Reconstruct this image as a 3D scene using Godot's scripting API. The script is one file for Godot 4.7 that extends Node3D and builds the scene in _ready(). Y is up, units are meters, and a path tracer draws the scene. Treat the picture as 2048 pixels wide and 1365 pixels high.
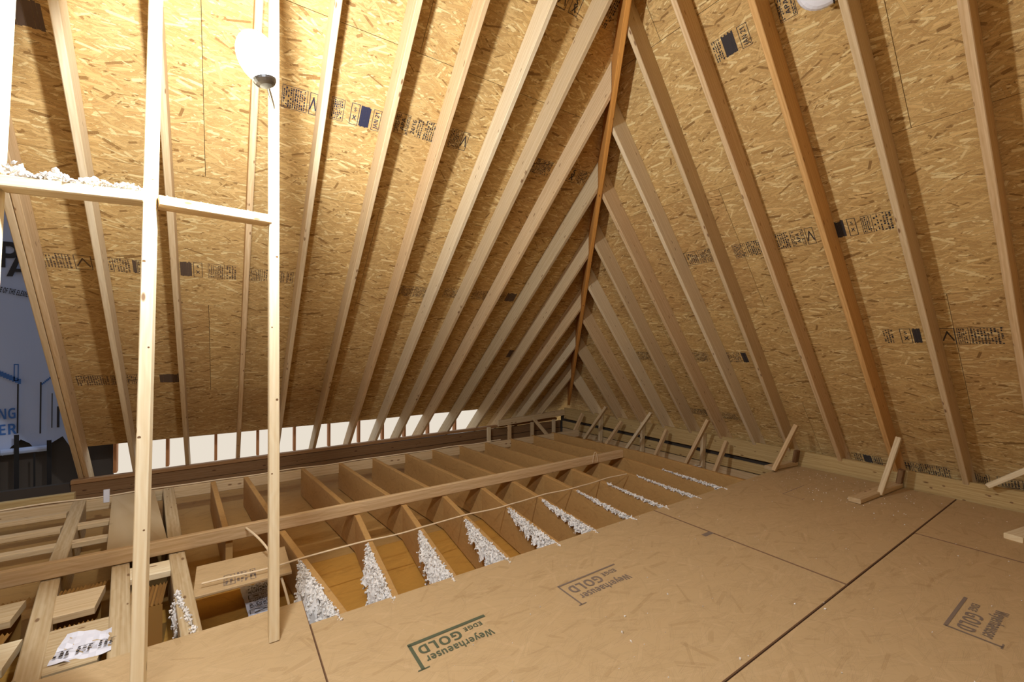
extends Node3D
# An unfinished attic: two roof slopes meeting at a hip, open joists, a subfloor, one bare lamp.
# x runs towards the right-hand eave, -z towards the left-hand eave, y = 0 is the top of the subfloor.

const DL := 6.1432      # distance from the camera's plumb line to the left wall plate
const DR := 5.1944      # ... and to the right wall plate
const ML := 0.9187      # rise per metre of the left slope
const MR := 1.2569      # rise per metre of the right slope
const YL := -0.0315     # underside of the left rafters above the plate
const YR := 0.1319
const RD := 0.185       # rafter depth
const FE := -2.216      # edge of the subfloor
var QL := sqrt(1.0 + ML * ML)
var QR := sqrt(1.0 + MR * MR)
var M := {}
var rng := RandomNumberGenerator.new()
var used := {}
const ORD := ["first", "second", "third", "fourth", "fifth", "sixth", "seventh", "eighth", "ninth", "tenth", "eleventh", "twelfth", "thirteenth", "fourteenth", "fifteenth", "sixteenth", "seventeenth"]


func _ready():
	rng.seed = 20210
	var cam := Camera3D.new()
	cam.name = "camera"
	cam.fov = 77.05
	cam.position = Vector3(0, 1.3095, 0)
	cam.rotation = Vector3(0.0101, -0.5897, 0)
	cam.near = 0.05
	cam.far = 200.0
	add_child(cam)
	cam.current = true
	var we := WorldEnvironment.new()
	we.name = "world_environment"
	var env := Environment.new()
	env.background_mode = Environment.BG_SKY
	var sky := Sky.new()
	var sm := ProceduralSkyMaterial.new()
	sm.sky_top_color = Color(0.80, 0.87, 0.97)
	sm.sky_horizon_color = Color(0.93, 0.93, 0.95)
	sm.ground_horizon_color = Color(0.93, 0.91, 0.89)
	sm.ground_bottom_color = Color(0.86, 0.82, 0.76)
	sm.sky_energy_multiplier = 1.0
	sm.ground_energy_multiplier = 1.0
	sky.sky_material = sm
	env.sky = sky
	env.tonemap_mode = Environment.TONE_MAPPER_LINEAR
	env.tonemap_exposure = 1.15
	env.sdfgi_enabled = true
	env.ssao_enabled = true
	env.ssil_enabled = true
	we.environment = env
	add_child(we)
	make_materials()
	build_floor()
	build_roof()
	build_walls()
	build_rafters()
	build_plates()
	build_joists()
	build_left_bays()
	build_partition()
	build_unseen_light()
	build_kickers()
	build_alcove()
	build_details()


# ------------------------------------------------------------------ helpers
func numbered(n: String) -> String:
	if not used.has(n):
		used[n] = 0
		return n
	used[n] += 1
	return "%s_%03d" % [n, used[n]]

func thing(called: String, label: String, category: String, at := Vector3.ZERO, group := "") -> Node3D:
	var o := Node3D.new()
	o.name = numbered(called)
	o.position = at
	add_child(o)
	o.set_meta("label", label)
	o.set_meta("category", category)
	if group != "":
		o.set_meta("group", group)
	return o

func tag(o: Node3D, label: String, category: String, group := "", kind := "") -> Node3D:
	o.set_meta("label", label)
	o.set_meta("category", category)
	if group != "":
		o.set_meta("group", group)
	if kind != "":
		o.set_meta("kind", kind)
	return o

func obj(called: String, mesh: Mesh, mat: Material, parent: Node = self, at := Vector3.ZERO) -> MeshInstance3D:
	var o := MeshInstance3D.new()
	o.name = numbered(called) if parent == self else called
	o.mesh = mesh
	if mat:
		o.material_override = mat
	parent.add_child(o, true)
	o.position = at
	return o

func structure(called: String, label: String) -> Node3D:
	var o := Node3D.new()
	o.name = called
	add_child(o)
	o.set_meta("kind", "structure")
	o.set_meta("label", label)
	return o

func begin() -> SurfaceTool:
	var st := SurfaceTool.new()
	st.begin(Mesh.PRIMITIVE_TRIANGLES)
	return st

func tri(st: SurfaceTool, a: Vector3, b: Vector3, c: Vector3, ua: Vector2, ub: Vector2, uc: Vector2, n: Vector3):
	# clockwise seen from the side n points to
	if (b - a).cross(c - a).dot(n) > 0.0:
		var t := b
		b = c
		c = t
		var u := ub
		ub = uc
		uc = u
	st.set_normal(n)
	st.set_uv(ua)
	st.add_vertex(a)
	st.set_normal(n)
	st.set_uv(ub)
	st.add_vertex(b)
	st.set_normal(n)
	st.set_uv(uc)
	st.add_vertex(c)

func quad(st: SurfaceTool, a: Vector3, b: Vector3, c: Vector3, d: Vector3, n: Vector3, us := 1.0, off := Vector2.ZERO):
	var l := a.distance_to(b) * us
	var w := a.distance_to(d) * us
	tri(st, a, b, c, off, off + Vector2(l, 0), off + Vector2(l, w), n)
	tri(st, a, c, d, off, off + Vector2(l, w), off + Vector2(0, w), n)

# a convex prism between two matching outlines; grain runs from one to the other
func prism(st: SurfaceTool, a: PackedVector3Array, b: PackedVector3Array, u0 := 0.0, v0 := 0.0):
	var n := a.size()
	var mid := Vector3.ZERO
	for i in n:
		mid += a[i] + b[i]
	mid /= 2.0 * n
	var v := v0
	for i in n:
		var j := (i + 1) % n
		var w := a[i].distance_to(a[j])
		var nn := (b[i] - a[i]).cross(a[j] - a[i]).normalized()
		if nn.dot((a[i] + b[i] + a[j] + b[j]) / 4.0 - mid) < 0.0:
			nn = -nn
		var li := a[i].distance_to(b[i])
		var lj := a[j].distance_to(b[j])
		tri(st, a[i], b[i], b[j], Vector2(u0, v), Vector2(u0 + li, v), Vector2(u0 + lj, v + w), nn)
		tri(st, a[i], b[j], a[j], Vector2(u0, v), Vector2(u0 + lj, v + w), Vector2(u0, v + w), nn)
		v += w
	for e in 2:
		var p: PackedVector3Array = a if e == 0 else b
		var cn := (p[1] - p[0]).cross(p[2] - p[1])
		for i in range(1, n - 1):
			cn += (p[i] - p[0]).cross(p[i + 1] - p[0])
		cn = cn.normalized()
		if cn.dot(p[0] - mid) < 0.0:
			cn = -cn
		for i in range(1, n - 1):
			var o := p[0]
			tri(st, p[0], p[i], p[i + 1], Vector2(u0, v0), Vector2(u0 + (p[i] - o).length() * 0.3, v0 + 0.02), Vector2(u0 + (p[i + 1] - o).length() * 0.3, v0), cn)

# eight-sided outline of a board w by h with eased edges
func outline(w: float, h: float, e := 0.004) -> PackedVector2Array:
	var x := w / 2.0
	var y := h / 2.0
	return PackedVector2Array([Vector2(-x + e, -y), Vector2(x - e, -y), Vector2(x, -y + e), Vector2(x, y - e), Vector2(x - e, y), Vector2(-x + e, y), Vector2(-x, y - e), Vector2(-x, -y + e)])

# a board from a to b: w across, h along 'up'
func board(st: SurfaceTool, a: Vector3, b: Vector3, w: float, h: float, up := Vector3.UP, e := 0.004):
	var f := (b - a).normalized()
	var r := f.cross(up).normalized()
	var u := r.cross(f).normalized()
	var pa := PackedVector3Array()
	var pb := PackedVector3Array()
	for p in outline(w, h, e):
		pa.append(a + r * p.x + u * p.y)
		pb.append(b + r * p.x + u * p.y)
	prism(st, pa, pb, rng.randf() * 3.0, rng.randf() * 3.0)

func board_mesh(a: Vector3, b: Vector3, w: float, h: float, up := Vector3.UP, e := 0.004) -> ArrayMesh:
	var st := begin()
	board(st, a, b, w, h, up, e)
	return st.commit()

func sweep(st: SurfaceTool, path: PackedVector3Array, r: float, sides := 8, closed_ends := true):
	var n := path.size()
	var ring: Array = []
	var side := Vector3.RIGHT
	for i in n:
		var t := (path[mini(i + 1, n - 1)] - path[maxi(i - 1, 0)]).normalized()
		if i == 0:
			side = t.cross(Vector3.UP) if absf(t.y) < 0.9 else t.cross(Vector3.RIGHT)
		side = (side - t * side.dot(t)).normalized()
		var up := t.cross(side)
		var c := PackedVector3Array()
		for k in sides:
			var g := TAU * k / sides
			c.append(path[i] + (side * cos(g) + up * sin(g)) * r)
		ring.append(c)
	for i in n - 1:
		for k in sides:
			var k2 := (k + 1) % sides
			var p: Array = [ring[i][k], ring[i + 1][k], ring[i + 1][k2], ring[i][k2]]
			var nn: Vector3 = ((p[0] + p[1] + p[2] + p[3]) / 4.0 - (path[i] + path[i + 1]) / 2.0).normalized()
			quad(st, p[0], p[1], p[2], p[3], nn)
	if closed_ends:
		for e in [0, n - 1]:
			var q: Vector3 = (path[e] - path[1 if e == 0 else n - 2]).normalized()
			for k in sides:
				tri(st, path[e], ring[e][k], ring[e][(k + 1) % sides], Vector2.ZERO, Vector2.ONE, Vector2.RIGHT, q)

func lathe(st: SurfaceTool, prof: PackedVector2Array, sides := 24):
	st.set_smooth_group(0)
	for i in prof.size() - 1:
		for k in sides:
			var g0 := TAU * k / sides
			var g1 := TAU * (k + 1) / sides
			var a := Vector3(cos(g0) * prof[i].x, prof[i].y, sin(g0) * prof[i].x)
			var b := Vector3(cos(g1) * prof[i].x, prof[i].y, sin(g1) * prof[i].x)
			var c := Vector3(cos(g1) * prof[i + 1].x, prof[i + 1].y, sin(g1) * prof[i + 1].x)
			var d := Vector3(cos(g0) * prof[i + 1].x, prof[i + 1].y, sin(g0) * prof[i + 1].x)
			var t := prof[i + 1] - prof[i]
			var gm := (g0 + g1) / 2.0
			var nn := Vector3(cos(gm) * -t.y, t.x, sin(gm) * -t.y).normalized() * -1.0
			if t.y > 0.0 or (t.y == 0.0 and t.x != 0.0):
				nn = Vector3(cos(gm) * t.y, -t.x, sin(gm) * t.y).normalized()
			quad(st, a, b, c, d, nn)

# points on the two slopes: along the eave, up the slope, out from the undersides of the rafters
func on_left(u: float, v: float, d: float) -> Vector3:
	return Vector3(u, YL, -DL) + Vector3(0, ML, 1) / QL * v + Vector3(0, 1, -ML) / QL * d

func on_right(u: float, v: float, d: float) -> Vector3:
	return Vector3(DR, YR, u) + Vector3(-1, MR, 0) / QR * v + Vector3(MR, 1, 0) / QR * d

func frame_left(u: float, v: float, d: float) -> Transform3D:
	return Transform3D(Basis(Vector3(1, 0, 0), Vector3(0, ML, 1) / QL, Vector3(0, -1, ML) / QL), on_left(u, v, d))

func frame_right(u: float, v: float, d: float) -> Transform3D:
	return Transform3D(Basis(Vector3(0, 0, 1), Vector3(-1, MR, 0) / QR, Vector3(-MR, -1, 0) / QR), on_right(u, v, d))

# plan line of the hip, z for a given x (through the middle of the hip board)
func hip_z(x: float) -> float:
	return (YR + MR * (DR - x) - YL) / ML - DL + 0.025

func hip_x(z: float) -> float:
	return DR - (YL + ML * (z - 0.025 + DL) - YR) / MR


# ------------------------------------------------------------------ materials
func put(px: PackedByteArray, hg: PackedByteArray, n: int, cx: float, cy: float, ang: float, ln: int, wd: int, col: Color, edge: float, h: int, mixin: float):
	var c := cos(ang)
	var s := sin(ang)
	var rr := int(col.r * 255.0)
	var gg := int(col.g * 255.0)
	var bb := int(col.b * 255.0)
	var hw := wd / 2.0
	for j in wd:
		var w := j - hw
		# taper the ends unevenly
		var cut := int(absf(w) * 0.5 + (j * 7 % 5))
		var streak := 1.0 + 0.07 * sin(j * 1.9 + cx)
		if j == 0 or j == wd - 1:
			streak *= edge  # darker rim paints a thin shadow line along each strand
		var r8 := clampi(int(rr * streak), 0, 255)
		var g8 := clampi(int(gg * streak), 0, 255)
		var b8 := clampi(int(bb * streak), 0, 255)
		for i in range(cut, ln - cut):
			var x := posmod(int(cx + i * c - w * s), n)
			var y := posmod(int(cy + i * s + w * c), n)
			var k := (y * n + x) * 4
			if mixin >= 1.0:
				px[k] = r8
				px[k + 1] = g8
				px[k + 2] = b8
			else:
				px[k] = int(lerpf(px[k], r8, mixin))
				px[k + 1] = int(lerpf(px[k + 1], g8, mixin))
				px[k + 2] = int(lerpf(px[k + 2], b8, mixin))
			hg[y * n + x] = h

func strand_maps(n: int, count: int, base: Color, cols: Array, spread: float, mixin: float, sd: int) -> Array:
	var r := RandomNumberGenerator.new()
	r.seed = sd
	var px := PackedByteArray()
	px.resize(n * n * 4)
	var hg := PackedByteArray()
	hg.resize(n * n)
	hg.fill(128)
	for i in n * n:
		px[i * 4] = int(base.r * 255)
		px[i * 4 + 1] = int(base.g * 255)
		px[i * 4 + 2] = int(base.b * 255)
		px[i * 4 + 3] = 255
	for k in count:
		var t := r.randf()
		var col: Color = cols[0].lerp(cols[1], r.randf())
		if t > 0.96:
			col = cols[2]
		elif t > 0.86:
			col = cols[3]
		var ang := r.randfn(0.0, spread)
		put(px, hg, n, r.randf() * n, r.randf() * n, ang, r.randi_range(34, 105), r.randi_range(4, 14), col, 0.86, r.randi_range(70, 190), mixin)
	var im := Image.create_from_data(n, n, false, Image.FORMAT_RGBA8, px)
	im.generate_mipmaps()
	var hi := Image.create_from_data(n, n, false, Image.FORMAT_L8, hg)
	hi.convert(Image.FORMAT_RGBA8)
	hi.bump_map_to_normal_map(1.2)
	hi.generate_mipmaps()
	return [ImageTexture.create_from_image(im), ImageTexture.create_from_image(hi)]

func wood_texture(sd: int, base: Color, dark: Color, knots: int) -> ImageTexture:
	var w := 1024
	var h := 256
	var im := Image.create(w, h, false, Image.FORMAT_RGBA8)
	var nz := FastNoiseLite.new()
	nz.seed = sd
	nz.frequency = 0.02
	nz.fractal_octaves = 3
	var r := RandomNumberGenerator.new()
	r.seed = sd
	var kn := []
	for k in knots:
		kn.append(Vector3(r.randf() * w, r.randf() * h, r.randf_range(3.0, 6.5)))
	for y in h:
		for x in w:
			var a := TAU * x / w
			var c := TAU * y / h
			# wraps in both directions
			var warp := nz.get_noise_3d(cos(a) * 40.0, sin(a) * 40.0, 20.0 * sin(c))
			var g := nz.get_noise_3d(cos(a) * 14.0 + 300.0, sin(a) * 14.0 + cos(c) * 160.0, sin(c) * 160.0 + warp * 12.0)
			var ring := 0.5 + 0.5 * sin(c * 9.0 + warp * 7.0)
			var t := clampf(0.22 + g * 0.55 + ring * 0.22, 0.0, 1.0)
			var col := base.lerp(dark, t)
			for k in kn:
				var dx := minf(absf(x - k.x), w - absf(x - k.x)) * 0.55
				var dy := minf(absf(y - k.y), h - absf(y - k.y))
				var d := sqrt(dx * dx + dy * dy)
				if d < k.z * 1.6:
					col = col.lerp(Color(0.42, 0.28, 0.16), clampf(1.4 - d / k.z, 0.0, 0.7))
			im.set_pixel(x, y, col)
	im.generate_mipmaps()
	return ImageTexture.create_from_image(im)

func plain(c: Color, rough := 0.85, metal := 0.0) -> StandardMaterial3D:
	var m := StandardMaterial3D.new()
	m.albedo_color = c
	m.roughness = rough
	m.metallic = metal
	return m

func textured(t: Texture2D, tint: Color, scale: Vector3, nm: Texture2D = null, ns := 0.5, rough := 0.85) -> StandardMaterial3D:
	var m := plain(tint, rough)
	m.albedo_texture = t
	m.uv1_scale = scale
	if nm:
		m.normal_enabled = true
		m.normal_texture = nm
		m.normal_scale = ns
	return m

func make_materials():
	var o := strand_maps(1024, 8200, Color(0.77, 0.61, 0.38), [Color(0.74, 0.58, 0.35), Color(0.87, 0.72, 0.48), Color(0.57, 0.42, 0.23), Color(0.91, 0.80, 0.58)], 0.42, 1.0, 5)
	var f := strand_maps(1024, 2600, Color(0.77, 0.66, 0.49), [Color(0.73, 0.62, 0.45), Color(0.81, 0.70, 0.53), Color(0.65, 0.53, 0.36), Color(0.84, 0.73, 0.56)], 0.6, 0.26, 9)
	M.osb = textured(o[0], Color(0.98, 1, 0.99), Vector3(0.72, 0.72, 1), o[1], 0.45)
	M.osb_old = textured(o[0], Color(0.94, 0.94, 0.92), Vector3(0.72, 0.72, 1), o[1], 0.45)
	M.floor = textured(f[0], Color(1, 1, 1), Vector3(0.6, 0.6, 1), f[1], 0.04, 0.75)
	M.ibeam = textured(f[0], Color(0.98, 0.90, 0.74), Vector3(0.8, 0.8, 1), f[1], 0.1)
	var w1 := wood_texture(3, Color(0.90, 0.83, 0.69), Color(0.79, 0.69, 0.52), 5)
	var w2 := wood_texture(8, Color(0.87, 0.78, 0.63), Color(0.74, 0.61, 0.43), 9)
	var w3 := wood_texture(15, Color(0.96, 0.91, 0.78), Color(0.88, 0.79, 0.61), 4)
	var ws := Vector3(0.62, 3.6, 1)
	M.wood = textured(w1, Color(1, 1, 1), ws)
	M.wood_b = textured(w2, Color(1, 0.98, 0.95), ws)
	M.wood_c = textured(w1, Color(0.93, 0.90, 0.86), ws)
	M.wood_grey = textured(w2, Color(0.92, 0.93, 0.92), ws)
	M.wood_pale = textured(w3, Color(1, 1, 1), ws)
	M.wood_green = textured(w2, Color(0.92, 0.91, 0.80), ws)
	M.wood_orange = textured(w2, Color(0.95, 0.76, 0.46), ws)
	M.wood_amber = textured(w2, Color(1.0, 0.90, 0.73), ws)
	M.wood_red = textured(w2, Color(0.86, 0.66, 0.50), ws)
	M.wood_dull = textured(w2, Color(0.74, 0.64, 0.54), ws)
	M.wood_brown = textured(w2, Color(0.62, 0.54, 0.46), ws)
	M.ink = plain(Color(0.20, 0.18, 0.18), 0.8)
	M.ink_faded = plain(Color(0.36, 0.29, 0.23), 0.8)
	M.ink_blue = plain(Color(0.14, 0.15, 0.25), 0.8)
	M.ink_floor = plain(Color(0.51, 0.45, 0.40), 0.8)
	M.ink_green = plain(Color(0.34, 0.37, 0.28), 0.8)
	M.wrap_blue = plain(Color(0.16, 0.36, 0.62), 0.6)
	M.wrap_ink = plain(Color(0.10, 0.11, 0.14), 0.6)
	M.wrap = plain(Color(0.62, 0.68, 0.80), 0.55)
	M.fluff = plain(Color(0.96, 0.95, 0.93), 1.0)
	M.ochre = textured(f[0], Color(0.97, 0.84, 0.50), Vector3(0.5, 0.5, 1), f[1], 0.1, 0.9)
	M.tan = textured(f[0], Color(0.92, 0.84, 0.66), Vector3(0.5, 0.5, 1), f[1], 0.1, 0.9)
	M.kraft = plain(Color(0.62, 0.46, 0.22), 0.9)
	M.white_plastic = plain(Color(0.93, 0.94, 0.97), 0.3)
	M.black = plain(Color(0.03, 0.03, 0.035), 0.8)
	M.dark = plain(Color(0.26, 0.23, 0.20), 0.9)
	M.paper = plain(Color(0.90, 0.91, 0.95), 0.8)
	M.string = plain(Color(0.92, 0.84, 0.70), 0.9)
	M.steel = plain(Color(0.62, 0.64, 0.66), 0.4, 0.9)
	M.bulb = plain(Color(1, 1, 1), 0.4)
	M.bulb.emission_enabled = true
	M.bulb.emission = Color(0.98, 0.99, 1.0)
	M.bulb.emission_energy_multiplier = 4.0
	M.seal = plain(Color(0.50, 0.38, 0.27), 0.9)
	M.unseen_glow = plain(Color(1, 1, 1), 0.5)  # glowing face of the unseen light above the viewer
	M.unseen_glow.emission_enabled = true
	M.unseen_glow.emission = Color(0.98, 0.99, 1.0)
	M.unseen_glow.emission_energy_multiplier = 1.0
	M.lumber = [M.wood, M.wood_b, M.wood_c]


# ------------------------------------------------------------------ printed stamps
func ink_rect(st: SurfaceTool, x: float, y: float, w: float, h: float):
	quad(st, Vector3(x, y, 0), Vector3(x + w, y, 0), Vector3(x + w, y + h, 0), Vector3(x, y + h, 0), Vector3.BACK)

func ink_frame(st: SurfaceTool, x: float, y: float, w: float, h: float, t: float):
	ink_rect(st, x, y, w, t)
	ink_rect(st, x, y + h - t, w, t)
	ink_rect(st, x, y + t, t, h - 2 * t)
	ink_rect(st, x + w - t, y + t, t, h - 2 * t)

func text_mesh(s: String, size: float, fontname := "Droid Sans", weight := 700) -> TextMesh:
	var t := TextMesh.new()
	var fo := SystemFont.new()
	fo.font_names = PackedStringArray([fontname])
	fo.font_weight = weight
	t.font = fo
	t.font_size = 64
	t.pixel_size = size / 46.0
	t.depth = 0.0004
	t.text = s
	t.curve_step = 2.0
	return t

# letters centred at x, y; cap height about 'size'; turned by 'turn', stretched to 'fit' wide when given
func ink_text(st: SurfaceTool, s: String, x: float, y: float, size: float, turn := 0.0, fit := 0.0, tall := 1.0):
	var t := text_mesh(s, size)
	var k := 1.0
	if fit > 0.0:
		k = fit / maxf(t.get_aabb().size.x, 0.001)
	var b := Basis(Vector3(0, 0, 1), turn) * Basis.from_scale(Vector3(k, tall, 1))
	var arr: Array = t.get_mesh_arrays()
	var vs: PackedVector3Array = arr[Mesh.ARRAY_VERTEX]
	var ix: PackedInt32Array = arr[Mesh.ARRAY_INDEX]
	var o := Vector3(x, y, 0.0)
	for q in range(0, ix.size(), 3):
		var p0 := vs[ix[q]]
		var p1 := vs[ix[q + 1]]
		var p2 := vs[ix[q + 2]]
		if absf((p1 - p0).cross(p2 - p0).normalized().z) < 0.9 or p0.z < 0.0:
			continue
		tri(st, o + b * Vector3(p0.x, p0.y, 0), o + b * Vector3(p1.x, p1.y, 0), o + b * Vector3(p2.x, p2.y, 0), Vector2.ZERO, Vector2.ZERO, Vector2.ZERO, Vector3.BACK)

# rows of very small print: broken strokes
func fine_print(st: SurfaceTool, x: float, y: float, w: float, h: float, rows: int, r: RandomNumberGenerator, upright := true):
	var step := (w if upright else h) / rows
	for i in rows:
		var p := 0.0
		var ln := h if upright else w
		while p < ln - 0.006:
			var d := r.randf_range(0.004, 0.016)
			d = minf(d, ln - p)
			var th := step * r.randf_range(0.35, 0.75)
			if r.randf() < 0.85:
				if upright:
					ink_rect(st, x + i * step, y + p, th, d)
				else:
					ink_rect(st, x + p, y + i * step, d, th)
			p += d + r.randf_range(0.002, 0.006)

# a strip of stamps w long and h tall, made of the named blocks
func stamp_mesh(w: float, h: float, blocks: Array, sd: int) -> ArrayMesh:
	var r := RandomNumberGenerator.new()
	r.seed = sd
	var st := begin()
	var total := 0.0
	for b in blocks:
		total += b[1]
	var x := 0.0
	for b in blocks:
		var bw: float = w * b[1] / total
		var g: float = minf(0.012, bw * 0.12)
		var iw: float = bw - g
		match b[0]:
			"solid":
				var n := 7
				for i in n:
					ink_rect(st, x + iw * i / n, h * r.randf() * 0.06, iw / n * r.randf_range(0.95, 1.02), h * r.randf_range(0.90, 1.0))
			"frame":
				ink_frame(st, x, 0, iw, h, 0.004)
				fine_print(st, x + iw * 0.15, h * 0.1, iw * 0.75, h * 0.8, maxi(2, int(iw / 0.022)), r)
			"lines":
				ink_frame(st, x, 0, iw, h, 0.003)
				fine_print(st, x + 0.008, h * 0.06, iw - 0.016, h * 0.88, maxi(3, int(iw / 0.014)), r)
			"print":
				fine_print(st, x, h * 0.02, iw, h * 0.96, maxi(3, int(iw / 0.015)), r)
				ink_rect(st, x, h - 0.003, iw, 0.003)
			"cross":
				ink_frame(st, x, 0, iw, h, 0.004)
				ink_text(st, "X", x + iw / 2, h * 0.35, iw * 0.55)
				ink_text(st, "S", x + iw / 2, h * 0.72, iw * 0.45)
			"date":
				ink_frame(st, x, 0, iw, h, 0.0035)
				ink_text(st, "JAN 21", x + iw / 2, h / 2, iw * 0.5, PI / 2, h * 0.8)
			"apa":
				ink_frame(st, x, 0, iw, h, 0.003)
				fine_print(st, x + iw * 0.04, h * 0.06, iw * 0.3, h * 0.88, 3, r)
				ink_text(st, "APA", x + iw * 0.55, h / 2, iw * 0.26, PI / 2, h * 0.62)
				fine_print(st, x + iw * 0.78, h * 0.06, iw * 0.2, h * 0.88, 2, r)
			"span":
				ink_text(st, "24/16", x + iw * 0.25, h / 2, iw * 0.3, PI / 2, h * 0.7)
				fine_print(st, x + iw * 0.5, h * 0.04, iw * 0.5, h * 0.9, 3, r)
			"mark":
				ink_frame(st, x, 0, iw, h, 0.004)
				for k in 2:
					var s := 1.0 if k == 0 else -1.0
					for q in 8:
						ink_rect(st, x + iw / 2 + s * (iw * 0.05 * q) - 0.004, h * 0.15 + h * 0.08 * (8 - q) * 0.9, 0.008, h * 0.09)
			"gap":
				pass
		x += bw
	return st.commit()

func stamp(parent: Node, xf: Transform3D, w: float, h: float, blocks: Array, mat: Material):
	var o := obj("printed_stamp", stamp_mesh(w, h, blocks, int(w * 1000) + int(xf.origin.x * 77) + int(xf.origin.y * 131)), mat, parent)
	o.transform = xf


# ------------------------------------------------------------------ floor
func build_floor():
	var fl := structure("floor", "subfloor of tan sheathing panels with dark joints and printed stamps")
	var t := 0.018
	var rows := [[FE, -0.939, [0.335, 2.832, 5.18]], [-0.936, 0.283, [-1.0, 1.50, 4.00, 5.18]], [0.286, 1.505, [-2.1, 0.335, 2.832, 5.18]], [1.508, 2.7, [-1.0, 1.50, 4.00, 5.18]]]
	var n := 0
	for r in rows:
		var xs: Array = r[2]
		for i in xs.size() - 1:
			floor_panel(fl, xs[i] + 0.003, xs[i + 1] - 0.003, r[0] + 0.001, r[1] - 0.001, t, n)
			n += 1
	# beside the partition the boards reach a little further out over the joists
	floor_panel(fl, -2.1, 0.337, -2.44, -0.939, t, 21)
	floor_panel(fl, -2.1, -1.003, -0.936, 0.283, t, 22)
	floor_panel(fl, -2.1, -1.003, 1.508, 2.7, t, 23)
	floor_panel(fl, -4.2, -2.103, -2.44, 2.7, t, 24)
	for s in [[1.94, -1.80, 0.44, 0.19, M.ink_floor, 0.9], [1.05, -1.81, 0.385, 0.165, M.ink_green, 1.5], [3.20, -0.55, 0.40, 0.18, M.ink_floor, 1.1], [4.50, -1.82, 0.42, 0.16, M.ink_floor, 0.5]]:
		floor_stamp(fl, Vector3(s[0], 0.0006, s[1]), s[2], s[3], s[4], s[5])
	var st := begin()
	ink_rect(st, 0, 0, 0.31, 0.035)
	var band := obj("printed_stamp", st.commit(), M.ink_floor, fl)
	band.transform = Transform3D(Basis(Vector3(-1, 0, 0), Vector3(0, 0, 1), Vector3(0, 1, 0)), Vector3(3.05, 0.0006, -1.745))

func floor_panel(fl: Node, x0: float, x1: float, z0: float, z1: float, t: float, n: int):
	var up := 0.0008 * ((n * 5) % 3)
	var e := 0.0035
	var st := begin()
	var o := Vector2(n * 0.37, n * 0.61)
	quad(st, Vector3(x0 + e, up, z0 + e), Vector3(x1 - e, up, z0 + e), Vector3(x1 - e, up, z1 - e), Vector3(x0 + e, up, z1 - e), Vector3.UP, 1.0, o)
	quad(st, Vector3(x0, -t, z0), Vector3(x1, -t, z0), Vector3(x1, -t, z1), Vector3(x0, -t, z1), Vector3.DOWN, 1.0, o)
	var p := obj("floor_panel", st.commit(), M.floor, fl)
	# sealed dark edges, slightly eased
	var sd := begin()
	var c := [Vector2(x0, z0), Vector2(x1, z0), Vector2(x1, z1), Vector2(x0, z1)]
	var q := [Vector2(x0 + e, z0 + e), Vector2(x1 - e, z0 + e), Vector2(x1 - e, z1 - e), Vector2(x0 + e, z1 - e)]
	var ns := [Vector3(0, 0, -1), Vector3(1, 0, 0), Vector3(0, 0, 1), Vector3(-1, 0, 0)]
	for i in 4:
		var j := (i + 1) % 4
		var nn: Vector3 = ns[i]
		quad(sd, Vector3(c[i].x, up - e, c[i].y), Vector3(c[j].x, up - e, c[j].y), Vector3(q[j].x, up, q[j].y), Vector3(q[i].x, up, q[i].y), (nn + Vector3.UP).normalized())
		quad(sd, Vector3(c[i].x, -t, c[i].y), Vector3(c[j].x, -t, c[j].y), Vector3(c[j].x, up - e, c[j].y), Vector3(c[i].x, up - e, c[i].y), nn)
	obj("edge_seal", sd.commit(), M.seal, p)

# the flooring stamp is read from the far side: a corner rule, a maker's name and the grade
func floor_stamp(fl: Node, at: Vector3, w: float, h: float, mat: Material, heavy: float):
	var st := begin()
	ink_rect(st, 0, -0.006 * heavy, w, 0.012 * heavy)
	ink_rect(st, w - 0.01 * heavy, 0, 0.01 * heavy, h)
	ink_rect(st, w - 0.035, h - 0.006, 0.05, 0.006)
	if heavy > 0.6:
		ink_text(st, "GOLD", w * 0.66, h * 0.32, h * 0.33, 0.0, w * 0.52)
		ink_text(st, "EDGE", w * 0.22, h * 0.24, h * 0.16, 0.0, w * 0.24)
		ink_text(st, "Weyerhaeuser", w * 0.48, h * 0.72, h * 0.24, 0.0, w * 0.84)
	var o := obj("printed_stamp", st.commit(), mat, fl)
	# x of the print runs towards -x of the room, its top towards the camera
	o.transform = Transform3D(Basis(Vector3(-1, 0, 0), Vector3(0, 0, 1), Vector3(0, 1, 0)), at + Vector3(0, 0.0014, 0))


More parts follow.
